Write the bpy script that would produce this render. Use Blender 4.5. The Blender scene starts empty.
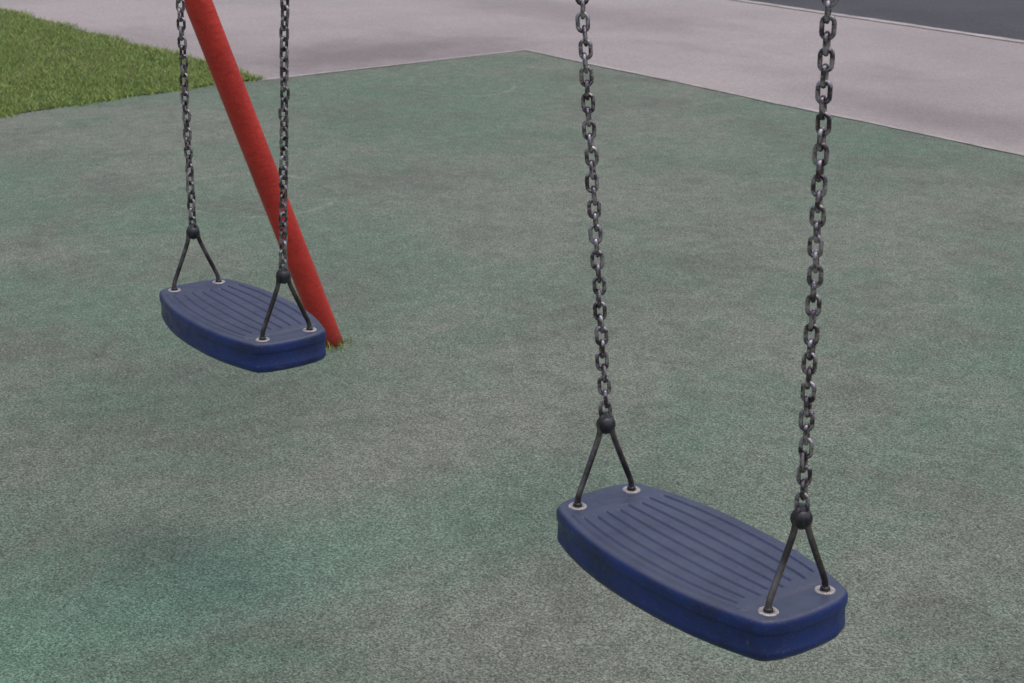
import bpy, math, random
import numpy as np
from mathutils import Vector, Matrix
random.seed(4); rng=np.random.default_rng(4)
# world: X along the swing beam, Y across it, Z up, metres
SZ=0.60; L=0.42; G=1.00575; D=.10622; hang=.12396; y2=.022; BH=2.4
mx,my,ay=-5.49679,4.84038,7.69425
pitch,roll,az,focal=.32561,.00468,.61341,1662.83
C=np.array([3.27831,-1.45692,1.65725])
tops=[[0.0455,0,2.34],[0.6049,0,2.34],[1.2489,0.022,2.34],[1.8392,0.022,2.34]]
lb=np.array([-1.0489,.912,0]); lx=-.9318

col=bpy.context.scene.collection
def mobj(name,V,F,mat,parent=None,smooth=True):
    me=bpy.data.meshes.new(name); me.from_pydata([tuple(map(float,v)) for v in V],[],[tuple(map(int,t)) for t in F]); me.update()
    o=bpy.data.objects.new(name,me); col.objects.link(o)
    if mat: me.materials.append(mat)
    if smooth: me.polygons.foreach_set("use_smooth",[True]*len(me.polygons))
    if parent: o.parent=parent
    return o
def empty(name,loc=(0,0,0)):
    o=bpy.data.objects.new(name,None); o.location=loc; o.empty_display_size=.1; col.objects.link(o); return o
def tube(pts,rad,seg=12,closed=False,caps=True):
    pts=[np.array(q,float) for q in pts]; n=len(pts); V=[];F=[]
    prev=None
    for i in range(n):
        if closed: t=pts[(i+1)%n]-pts[i-1]
        else: t=pts[min(i+1,n-1)]-pts[max(i-1,0)]
        t/=np.linalg.norm(t)
        if prev is None:
            a=np.array([0,0,1.]) if abs(t[2])<.9 else np.array([1.,0,0])
            if closed: a=np.cross(pts[1]-pts[0],pts[n//3]-pts[0]); 
        else: a=prev
        a=a-t*(a@t); a/=np.linalg.norm(a); prev=a; b=np.cross(t,a)
        rr=rad[i] if hasattr(rad,'__len__') else rad
        for k in range(seg):
            th=2*math.pi*k/seg; V.append(pts[i]+rr*(a*math.cos(th)+b*math.sin(th)))
    m=n if closed else n-1
    for i in range(m):
        for k in range(seg):
            j=(i+1)%n; F.append((i*seg+k,i*seg+(k+1)%seg,j*seg+(k+1)%seg,j*seg+k))
    if not closed and caps:
        F.append(tuple(range(seg-1,-1,-1))); F.append(tuple((n-1)*seg+k for k in range(seg)))
    return V,F
def lathe(prof,seg=24,c=(0,0,0)):
    V=[];F=[];n=len(prof)
    for r,z in prof:
        for k in range(seg):
            th=2*math.pi*k/seg; V.append((c[0]+r*math.cos(th),c[1]+r*math.sin(th),c[2]+z))
    for i in range(n-1):
        for k in range(seg): F.append((i*seg+k,i*seg+(k+1)%seg,(i+1)*seg+(k+1)%seg,(i+1)*seg+k))
    F.append(tuple(range(seg-1,-1,-1))); F.append(tuple((n-1)*seg+k for k in range(seg)))
    return V,F
class NT:
    def __init__(s,name):
        s.m=bpy.data.materials.new(name); s.m.use_nodes=True; s.t=s.m.node_tree; s.b=s.t.nodes["Principled BSDF"]
        s.geo=s.t.nodes.new("ShaderNodeNewGeometry"); s.pos=s.geo.outputs["Position"]; s.wn=None
    def n(s,ty,**k):
        x=s.t.nodes.new(ty)
        for a,v in k.items(): setattr(x,a,v)
        return x
    def l(s,a,b): s.t.links.new(a,b)
    def noise(s,scale,detail=4,rough=.55,vec=None,sc=None):
        x=s.n("ShaderNodeTexNoise"); x.inputs["Scale"].default_value=scale; x.inputs["Detail"].default_value=detail; x.inputs["Roughness"].default_value=rough
        v=vec or s.pos
        if sc is not None:
            mp=s.n("ShaderNodeMapping"); mp.inputs["Scale"].default_value=sc; s.l(v,mp.inputs[0]); v=mp.outputs[0]
        s.l(v,x.inputs["Vector"]); return x.outputs["Fac"]
    def vor(s,scale,out="Color"):
        x=s.n("ShaderNodeTexVoronoi"); x.inputs["Scale"].default_value=scale; s.l(s.pos,x.inputs["Vector"]); return x.outputs[out]
    def ramp(s,fac,a,b):
        x=s.n("ShaderNodeMapRange"); x.interpolation_type='SMOOTHSTEP'
        x.inputs[1].default_value=a; x.inputs[2].default_value=b; s.l(fac,x.inputs[0]); return x.outputs[0]
    def rng(s,fac,a,b,c,d):
        x=s.n("ShaderNodeMapRange")
        for i,v in zip((1,2,3,4),(a,b,c,d)): x.inputs[i].default_value=v
        s.l(fac,x.inputs[0]); return x.outputs[0]
    def mix(s,fac,a,b,mode='MIX'):
        x=s.n("ShaderNodeMix",data_type='RGBA',blend_type=mode)
        for i,v in ((0,fac),(6,a),(7,b)):
            if isinstance(v,(int,float)): x.inputs[i].default_value=v
            elif isinstance(v,tuple): x.inputs[i].default_value=v+(1,) if len(v)==3 else v
            else: s.l(v,x.inputs[i])
        return x.outputs[2]
    def math(s,op,a,b=0.):
        x=s.n("ShaderNodeMath",operation=op)
        for i,v in ((0,a),(1,b)):
            if isinstance(v,(int,float)): x.inputs[i].default_value=v
            else: s.l(v,x.inputs[i])
        return x.outputs[0]
    def dist(s,x,y,rx,ry):
        mp=s.n("ShaderNodeMapping",vector_type='POINT'); mp.inputs["Location"].default_value=(-x/rx,-y/ry,0); mp.inputs["Scale"].default_value=(1/rx,1/ry,0)
        s.l(s.pos,mp.inputs[0]); ln=s.n("ShaderNodeVectorMath",operation='LENGTH'); s.l(mp.outputs[0],ln.inputs[0]); return ln.outputs["Value"]
    def wob(s):
        if s.wn is None: s.wn=s.math('SUBTRACT',s.noise(2.6,5,.62),.5)
        return s.wn
    def blob(s,x,y,rx,ry,wob=.35):
        d=s.math('ADD',s.dist(x,y,rx,ry),s.math('MULTIPLY',s.wob(),wob*5))
        return s.math('SUBTRACT',1.,s.ramp(d,.1,1.5))
    def ring(s,x,y,r,w):
        d=s.math('ADD',s.dist(x,y,r,r*.8),s.math('MULTIPLY',s.wob(),.35))
        d=s.math('ABSOLUTE',s.math('SUBTRACT',d,1.)); a=s.math('SUBTRACT',1.,s.ramp(d,0,w))
        return s.math('MULTIPLY',a,s.ramp(s.wob(),-.12,.06))
    def bump(s,h,st,dist):
        x=s.n("ShaderNodeBump"); x.inputs["Strength"].default_value=st; x.inputs["Distance"].default_value=dist; s.l(h,x.inputs["Height"]); s.l(x.outputs[0],s.b.inputs["Normal"])
    def base(s,c):
        if isinstance(c,tuple): s.b.inputs["Base Color"].default_value=c+(1,)
        else: s.l(c,s.b.inputs["Base Color"])
    def gray(s,v):
        x=s.n("ShaderNodeCombineColor"); [s.l(v,x.inputs[i]) for i in range(3)]; return x.outputs[0]
def granular(nt,c,scale,lo,hi,fine,lo2,hi2):
    sep=nt.n("ShaderNodeSeparateColor"); nt.l(nt.vor(scale),sep.inputs[0])
    v=nt.rng(sep.outputs[0],0,1,lo,hi)
    n2=nt.rng(nt.noise(fine,2,.7),.3,.7,lo2,hi2)
    return nt.mix(1.0,nt.mix(1.0,c,nt.gray(v),'MULTIPLY'),nt.gray(n2),'MULTIPLY')

nt=NT("rubber_surface")
c=nt.mix(nt.ramp(nt.noise(.55,5,.66),.40,.60),(.172,.190,.156),(.126,.176,.132))
c=nt.mix(nt.math('MULTIPLY',nt.ramp(nt.noise(1.5,7,.74),.45,.66),.85),c,(.128,.138,.118))
c=nt.mix(nt.math('MULTIPLY',nt.ramp(nt.noise(2.6,7,.74,sc=(1,.5,1)),.5,.68),.6),c,(.100,.158,.116))
c=nt.mix(nt.math('MULTIPLY',nt.ramp(nt.noise(4.2,6,.75),.55,.72),.4),c,(.20,.205,.175))
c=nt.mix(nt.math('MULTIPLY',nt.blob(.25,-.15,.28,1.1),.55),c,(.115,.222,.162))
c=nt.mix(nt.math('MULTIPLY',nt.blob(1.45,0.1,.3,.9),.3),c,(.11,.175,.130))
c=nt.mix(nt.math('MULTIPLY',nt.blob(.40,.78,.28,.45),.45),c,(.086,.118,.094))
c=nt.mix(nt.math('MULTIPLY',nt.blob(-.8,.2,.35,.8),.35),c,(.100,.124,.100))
for q in ((-2.98,1.61,.42),(-4.68,3.77,.38)):
    c=nt.mix(nt.math('MULTIPLY',nt.ring(q[0],q[1],q[2],.06),.35),c,(.27,.27,.24))
mm=nt.rng(nt.noise(13,5,.78),.3,.7,.80,1.20); c=nt.mix(1.0,c,nt.gray(mm),'MULTIPLY')
c=granular(nt,c,290,.5,1.5,135,.66,1.34)
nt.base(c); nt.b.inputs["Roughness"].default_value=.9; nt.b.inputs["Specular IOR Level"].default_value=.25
nt.bump(nt.noise(230,2,.65),.6,.003); M_mat=nt.m
nt=NT("pavement_tarmac")
c=nt.mix(nt.ramp(nt.noise(.45,5,.6),.35,.68),(.350,.312,.308),(.282,.250,.250))
c=nt.mix(nt.math('MULTIPLY',nt.ramp(nt.noise(1.1,6,.68,sc=(.5,1,1)),.5,.7),.45),c,(.215,.188,.187))
c=nt.mix(nt.math('MULTIPLY',nt.blob(-6.0,4.0,.6,1.1),.75),c,(.16,.138,.135))
c=nt.mix(nt.math('MULTIPLY',nt.blob(-2.2,5.3,1.2,.3),.5),c,(.17,.147,.145))
c=nt.mix(nt.math('MULTIPLY',nt.blob(-7.0,6.2,1.5,.4),.5),c,(.18,.157,.155))
c=granular(nt,c,150,.85,1.15,60,.88,1.12)
nt.base(c); nt.b.inputs["Roughness"].default_value=.92; nt.bump(nt.noise(120,3,.7),.3,.003); M_pav=nt.m
nt=NT("asphalt")
c=nt.mix(nt.ramp(nt.noise(.8,5,.6),.35,.68),(.066,.065,.075),(.049,.048,.057))
c=granular(nt,c,120,.7,1.3,60,.85,1.15)
nt.base(c); nt.b.inputs["Roughness"].default_value=.9; nt.bump(nt.noise(120,3,.7),.5,.004); M_asp=nt.m
nt=NT("concrete_edging")
c=nt.mix(nt.ramp(nt.noise(4,6,.75),.35,.68),(.46,.42,.41),(.27,.24,.235))
nt.base(c); nt.b.inputs["Roughness"].default_value=.9; M_edge=nt.m
nt=NT("soil_grass")
c=nt.mix(nt.ramp(nt.noise(12,5,.7),.35,.68),(.12,.155,.045),(.10,.11,.045))
nt.base(c); nt.b.inputs["Roughness"].default_value=1; nt.bump(nt.noise(60,4,.7),1,.02); M_soil=nt.m
nt=NT("grass_blades")
at=nt.n("ShaderNodeAttribute",attribute_name="tint")
c=nt.mix(at.outputs["Fac"],(.135,.215,.038),(.31,.43,.095))
c=nt.mix(nt.math('MULTIPLY',nt.ramp(nt.noise(2.5,5,.65),.42,.65),.5),c,(.34,.41,.11))
c=nt.mix(nt.math('MULTIPLY',nt.ramp(nt.noise(6,5,.65),.52,.7),.6),c,(.12,.20,.035))
c=nt.mix(nt.ramp(at.outputs["Fac"],.94,.96),c,(.42,.36,.18))
nt.base(c); nt.b.inputs["Roughness"].default_value=.55; M_grass=nt.m
nt=NT("red_paint")
c=nt.mix(nt.ramp(nt.noise(9,6,.7,sc=(1,1,.5)),.35,.7),(.68,.045,.030),(.52,.032,.023))
c=nt.mix(nt.math('MULTIPLY',nt.ramp(nt.noise(75,5,.72,sc=(.6,.6,1)),.48,.7),.65),c,(.38,.024,.018))
c=nt.mix(nt.math('MULTIPLY',nt.ramp(nt.noise(110,3,.7),.60,.7),.35),c,(.75,.16,.12))
zz=nt.n("ShaderNodeSeparateXYZ"); nt.l(nt.pos,zz.inputs[0])
c=nt.mix(nt.math('MULTIPLY',nt.ramp(zz.outputs[2],.12,0),.5),c,(.13,.03,.02))
nt.base(c); nt.b.inputs["Roughness"].default_value=.42; nt.bump(nt.noise(60,4,.7,sc=(.6,.6,1)),.7,.005); M_red=nt.m
nt=NT("blue_rubber")
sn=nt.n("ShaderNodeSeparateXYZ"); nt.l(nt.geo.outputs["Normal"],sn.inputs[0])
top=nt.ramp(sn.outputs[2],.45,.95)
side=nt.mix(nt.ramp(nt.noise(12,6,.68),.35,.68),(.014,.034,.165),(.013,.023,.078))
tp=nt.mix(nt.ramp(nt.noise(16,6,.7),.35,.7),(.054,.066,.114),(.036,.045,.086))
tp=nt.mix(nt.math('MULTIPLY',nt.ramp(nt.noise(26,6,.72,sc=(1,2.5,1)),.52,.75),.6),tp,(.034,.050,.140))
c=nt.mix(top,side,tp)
c=nt.mix(nt.math('MULTIPLY',nt.ramp(nt.noise(230,3,.7),.56,.75),.5),c,(.13,.14,.175))
c=nt.mix(nt.math('MULTIPLY',nt.ramp(nt.noise(35,6,.8,sc=(3,.4,1)),.62,.7),.45),c,(.15,.16,.20))
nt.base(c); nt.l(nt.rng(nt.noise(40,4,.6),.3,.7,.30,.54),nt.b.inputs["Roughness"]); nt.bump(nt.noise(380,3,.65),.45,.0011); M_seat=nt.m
nt=NT("chain_steel")
c=nt.mix(nt.ramp(nt.noise(70,4,.7),.4,.62),(.095,.072,.082),(.50,.45,.47))
nt.base(c); nt.b.inputs["Metallic"].default_value=.85; nt.l(nt.rng(nt.noise(150,4,.6),.3,.7,.16,.40),nt.b.inputs["Roughness"]); nt.bump(nt.noise(500,3,.6),.3,.0006); M_chain=nt.m
nt=NT("dark_rod_steel")
c=nt.mix(nt.ramp(nt.noise(25,5,.6),.38,.68),(.085,.070,.068),(.28,.24,.225))
nt.base(c); nt.b.inputs["Metallic"].default_value=.85; nt.b.inputs["Roughness"].default_value=.28; M_rod=nt.m
nt=NT("black_fitting"); nt.base(nt.mix(nt.ramp(nt.noise(80,4,.6),.4,.7),(.012,.012,.017),(.035,.032,.038))); nt.b.inputs["Roughness"].default_value=.25; M_blk=nt.m
nt=NT("washer_zinc")
c=nt.mix(nt.ramp(nt.noise(200,4,.7),.4,.65),(.5,.47,.45),(.28,.24,.22)); nt.base(c); nt.b.inputs["Metallic"].default_value=.3; nt.b.inputs["Roughness"].default_value=.5; M_wash=nt.m

def sheet(name,x0,x1,y0,y1,z,mat,parent=None):
    return mobj(name,[(x0,y0,z),(x1,y0,z),(x1,y1,z),(x0,y1,z)],[(0,1,2,3)],mat,parent,False)
sheet("ground",-600,600,-600,600,-.016,M_soil)
mobj("pavement",[(-30,2.6,-.004),(9,2.6,-.004),(9,-7,-.004),(30,-7,-.004),(30,ay-.03,-.004),(-30,ay-.03,-.004)],[(0,1,2,3,4,5)],M_pav,None,False)
sheet("asphalt_road",-30,30,ay+.03,ay+9,-.006,M_asp)
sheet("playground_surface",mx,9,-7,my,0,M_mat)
def wavy(name,p0,p1,w,z,mat,parent,amp=.006):
    p0=np.array(p0);p1=np.array(p1);Ln=np.linalg.norm(p1-p0);n=int(Ln/.05);t=(p1-p0)/Ln;nr=np.array([-t[1],t[0]]);V=[];F=[]
    for i in range(n+1):
        c=p0+t*Ln*i/n; s=i*.05
        o1=amp*(math.sin(s*5.1)+.6*math.sin(s*17+1))+random.uniform(-.3,.3)*amp; o2=amp*(math.sin(s*3.7+2)+.6*math.sin(s*13))+random.uniform(-.3,.3)*amp
        for o in (w/2+o1,-w/2+o2): q=c+nr*o; V.append((q[0],q[1],z))
        if i: F.append((2*i-2,2*i-1,2*i+1,2*i))
    return mobj(name,V,F,mat,parent,False)
e=empty("edging_strip")
wavy("strip_long",(mx-.02,my),(9,my),.032,.004,M_edge,e)
wavy("strip_cross",(mx,2.95),(mx,my-.02),.022,.0045,M_edge,e)
wavy("strip_road",(-30,ay),(30,ay),.085,.001,M_edge,e,.004)

def mkblades(x,y,hmin,hmax,wd,name,parent=None,base=0.):
    n=len(x); h=rng.uniform(hmin,hmax,n); a=rng.uniform(0,2*math.pi,n); le=rng.uniform(.1,1.4,n)*h; b=rng.uniform(0,2*math.pi,n)
    P=np.zeros((n,3,3)); w=wd*rng.uniform(.6,1.3,n)
    P[:,0]=np.stack([x-w*np.cos(a),y-w*np.sin(a),np.full(n,base)],1); P[:,1]=np.stack([x+w*np.cos(a),y+w*np.sin(a),np.full(n,base)],1)
    P[:,2]=np.stack([x+le*np.cos(b),y+le*np.sin(b),base+h],1)
    me=bpy.data.meshes.new(name)
    me.from_pydata(P.reshape(-1,3).tolist(),[],np.arange(n*3).reshape(-1,3).tolist())
    t=np.repeat(rng.random(n),3); at=me.attributes.new("tint",'FLOAT','POINT'); at.data.foreach_set("value",t.astype(np.float32))
    me.materials.append(M_grass); o=bpy.data.objects.new(name,me); col.objects.link(o)
    if parent: o.parent=parent
    return o
lawn=empty("lawn")
LP=np.array([[-5.306,1.319],[-5.418,2.088],[-5.476,2.537],[-5.522,2.98],[-5.957,2.994],[-6.439,2.989],[-7.82,2.885],[-9.674,2.82]])
fx=LP[:4]; tp_=LP[3:]
def xedge(y): return np.interp(y,np.array([-7,fx[0,1],fx[1,1],fx[2,1],fx[3,1]]),np.array([fx[0,0]+.02,fx[0,0],fx[1,0],fx[2,0],fx[3,0]]))
def yedge(x): o=np.argsort(tp_[:,0]); return np.interp(x,tp_[o,0],tp_[o,1])
ys=np.linspace(-7,fx[3,1]-.02,60); xs=np.linspace(fx[3,0],-30,40)
poly=[(xedge(y)-.03+.015*math.sin(y*9)+.01*math.sin(y*23),y,.005) for y in ys]+[(x,yedge(x)-.03+.02*math.sin(x*7),.005) for x in xs]+[(-30,-7,.005)]
mobj("turf",poly,[tuple(range(len(poly)))],M_soil,lawn,False)
N=220000
y=fx[3,1]+.05-rng.random(N)*3.6; x=fx[0,0]+.1-rng.random(N)**1.25*7
wob=.03*np.sin(y*11)+.02*np.sin(y*29); k=(x<xedge(y)+wob*.6+rng.normal(0,.02,N))&(y<yedge(x)+.03*np.sin(x*8)+rng.normal(0,.025,N))
mkblades(x[k],y[k],.010,.032,.0028,"grass_blades",lawn)

fr=empty("swing_frame")
x_near=4.4; spread=float(lb[1])
V,F=tube([(lx-.12,0,BH),(x_near+.12,0,BH)],.045,32); mobj("top_beam",V,F,M_red,fr)
for i,(xx,xt,ys_) in enumerate([(lb[0],lx,1),(lb[0],lx,-1),(x_near,x_near,1),(x_near,x_near,-1)]):
    pts=[np.array((xx,ys_*spread,-.03))*(1-t)+np.array((xt,ys_*.02,BH))*t for t in np.linspace(0,1,40)]
    V,F=tube(pts,.0385,32); mobj("leg_%d"%(i+1),V,F,M_red,fr)

def seat_mesh():
    ns,nw=200,190; HL=.240
    S=np.sin(np.linspace(-1,1,ns)*math.pi/2*.97)/math.sin(math.pi/2*.97)*.35+np.linspace(-1,1,ns)*.65
    W=np.linspace(-1,1,nw)
    s,w=np.meshgrid(S,W,indexing='ij')
    a=np.abs(s); hw=.112-(.112-.070)*a**2.3; hw=hw-.020*np.clip((a-.93)/.07,0,1)**1.6
    x=s*HL; x=x*(1-.018*w*w*(a>.9)*((a-.9)/.1)); y=w*hw
    def ss(e0,e1,v): t=np.clip((v-e0)/(e1-e0),0,1); return t*t*(3-2*t)
    nb=7; q=(w/.80+1)/2*nb; fr_=np.abs(q-np.round(q)); inside=(np.abs(w)<.84)
    odd=(np.round(q).astype(int)%2)*.03
    gro=(1-ss(.05,.20,fr_))*inside*(1-ss(.70,.72,a+odd))
    step=(1-ss(.775,.80,a))
    z=-.0027*gro+.0028*step*(1-ss(.88,.95,np.abs(w))) -.004*(1-w*w)*(1-s*s)
    V=np.stack([x,y,z],-1).reshape(-1,3).tolist()
    idx=np.arange(ns*nw).reshape(ns,nw)
    F=np.stack([idx[:-1,:-1],idx[1:,:-1],idx[1:,1:],idx[:-1,1:]],-1).reshape(-1,4).tolist()
    loop=list(idx[:,0])+list(idx[-1,1:])+list(idx[-2::-1,-1])+list(idx[0,-2:0:-1])
    P=np.array([V[i] for i in loop]); n=len(loop)
    T=sum(np.roll(P,-k,0)-np.roll(P,k,0) for k in (1,3,6,9))[:,:2]; T/=np.linalg.norm(T,axis=1)[:,None]; N=np.stack([T[:,1],-T[:,0]],1)
    rings=[(.002,-.0006),(.0042,-.002),(.0058,-.0045),(.0066,-.008),(.0068,-.018),(.0062,-.0205),(.0048,-.0215),(.0043,-.025),(.0045,-.046),(.0054,-.0475),(.0050,-.055),(.001,-.0615),(-.005,-.064),(-.03,-.064)]
    prev=loop
    for o,z_ in rings:
        st=len(V); V+=[[P[i,0]+N[i,0]*o,P[i,1]+N[i,1]*o,z_] for i in range(n)]
        cur=list(range(st,st+n)); F+=[(prev[i],cur[i],cur[(i+1)%n],prev[(i+1)%n]) for i in range(n)]; prev=cur
    F.append(tuple(prev))
    return V,F
SV,SF=seat_mesh()
CP,CD,CW=.0195,.0062,.0208
def link(pitch=CP,d=CD,Wd=CW):
    r=(Wd-d)/2; h=pitch/2+d/2-r; pts=[]
    for k in range(9):
        th=math.pi*k/8; pts.append((r*math.cos(th),0,h+r*math.sin(th)))
    for k in range(9):
        th=math.pi+math.pi*k/8; pts.append((r*math.cos(th),0,-h+r*math.sin(th)))
    V,F=tube(pts,d/2,8,closed=True); return np.array(V),F
LV,LF=link()
def chain(a,b,rot0,name,parent,pitch=CP):
    a=np.array(a);b=np.array(b);Ln=np.linalg.norm(b-a);n=int(round(Ln/pitch)); dirn=(b-a)/Ln
    q=Vector((0,0,1)).rotation_difference(Vector(dirn)).to_matrix()
    VV=[];FF=[];tw=0
    for i in range(n):
        tw+=random.gauss(0,.05)
        R=np.array(q@Matrix.Rotation(rot0+tw*.6+(math.pi/2 if i%2 else 0)+random.uniform(-.15,.15),3,'Z')@Matrix.Rotation(random.uniform(-.08,.08),3,'X'))
        c=a+dirn*(i+.5)*Ln/n+np.array([random.gauss(0,.0006),random.gauss(0,.0006),0])
        o=i*len(LV); VV.append(LV@R.T+c); FF+=[tuple(j+o for j in t) for t in LF]
    return mobj(name,np.concatenate(VV),FF,M_chain,parent)
def swing(x0,yy,tp,name,rots):
    root=empty(name,(x0+L/2,yy,SZ))
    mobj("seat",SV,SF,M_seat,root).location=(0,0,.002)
    for j,sx in enumerate((-1,1)):
        X=sx*L/2
        T=np.array(tp[j])-np.array([x0+L/2,yy,SZ])
        h=hang; half=[(D/2,-.015),(D/2,.004),(D/2*.99,.011),(D/2*.94,.022),(D/2*.62,.060),(.0150,h-.022),(.0115,h-.008),(.0105,h+.004),(.0065,h+.0125),(0,h+.0155)]
        half=np.array(half)
        full=[(X,y_,z_) for y_,z_ in half]+[(X,-y_,z_) for y_,z_ in half[-2::-1]]
        fp=[]; fa=np.array(full)
        for i in range(len(fa)-1):
            p0=fa[max(i-1,0)];p1=fa[i];p2=fa[i+1];p3=fa[min(i+2,len(fa)-1)]
            for t in (0,.25,.5,.75): fp.append(.5*((2*p1)+(-p0+p2)*t+(2*p0-5*p1+4*p2-p3)*t*t+(-p0+3*p1-3*p2+p3)*t**3))
        fp.append(fa[-1])
        V,F=tube(fp,.0047,12); mobj("hanger_rod_%d"%(j+1),V,F,M_rod,root)
        pr=[(.002,-.0150)]+[(.0152*math.sin(a_),-.0152*math.cos(a_)) for a_ in np.linspace(.3,2.5,12)]+[(.0075,.0130),(.0075,.019),(.004,.020)]
        V,F=lathe(pr,24,(X,0,h)); mobj("ball_joint_%d"%(j+1),V,F,M_blk,root)
        for m,sy in enumerate((-1,1)):
            V,F=lathe([(.0145,-.004),(.0145,.0020),(.0135,.0030),(.0085,.0032),(.0075,.0015)],28,(X,sy*D/2,0)); mobj("washer_%d"%(j*2+m+1),V,F,M_wash,root)
            V,F=lathe([(.0068,-.01),(.0068,.006),(.005,.008)],16,(X,sy*D/2,0)); mobj("bush_%d"%(j*2+m+1),V,F,M_blk,root)
        chain((X,0,h+.013),T,rots[j],"chain_%d"%(j+1),root)
        V,F=lathe([(.02,-.03),(.02,.0),(.016,.012)],16,tuple(T+np.array([0,-yy,.012])))
        mobj("beam_bracket_%d"%(j+1),V,F,M_blk,root)
    return root
swing(0,0,tops[:2],"swing",(.4,.2))
swing(L+G,y2,tops[2:],"swing",(.9,.5))
wd=empty("weed_tuft")
mkblades(lb[0]+rng.normal(.02,.025,110),lb[1]-.025+rng.normal(0,.03,110),.01,.035,.0022,"weed_blades",wd)

fh=np.array([-math.cos(az),math.sin(az),0]); up=np.array([0,0,1.]); r0=np.array([math.sin(az),math.cos(az),0])
fw=fh*math.cos(pitch)-up*math.sin(pitch); u0=up*math.cos(pitch)+fh*math.sin(pitch)
r=r0*math.cos(roll)-u0*math.sin(roll); u=u0*math.cos(roll)+r0*math.sin(roll)
cam=bpy.data.cameras.new("camera"); co=bpy.data.objects.new("camera",cam); col.objects.link(co)
co.matrix_world=Matrix(((r[0],u[0],-fw[0],C[0]),(r[1],u[1],-fw[1],C[1]),(r[2],u[2],-fw[2],C[2]),(0,0,0,1)))
cam.sensor_width=36; cam.lens=focal*36/1024; cam.clip_end=2000; cam.clip_start=.05
cam.dof.use_dof=True; cam.dof.focus_distance=2.9; cam.dof.aperture_fstop=18
bpy.context.scene.camera=co
w=bpy.data.worlds.new("World"); bpy.context.scene.world=w; w.use_nodes=True; t=w.node_tree
bg=t.nodes["Background"]; sk=t.nodes.new("ShaderNodeTexSky"); sk.sky_type='NISHITA'; sk.sun_disc=False
EL,RO=math.radians(80),math.radians(40)
sk.sun_elevation=EL; sk.sun_rotation=RO; sk.dust_density=5; sk.air_density=1; sk.ozone_density=1.2
t.links.new(sk.outputs[0],bg.inputs[0]); bg.inputs[1].default_value=.135
s=bpy.data.lights.new("sun",'SUN'); s.energy=1.05; s.angle=math.radians(120); s.color=(1,.96,.91)
so=bpy.data.objects.new("sun",s); col.objects.link(so)
sd=Vector((math.sin(RO)*math.cos(EL),math.cos(RO)*math.cos(EL),math.sin(EL)))
so.rotation_euler=sd.to_track_quat('Z','Y').to_euler()
sc=bpy.context.scene; sc.view_settings.view_transform='Standard'; sc.view_settings.look='None'; sc.view_settings.exposure=0
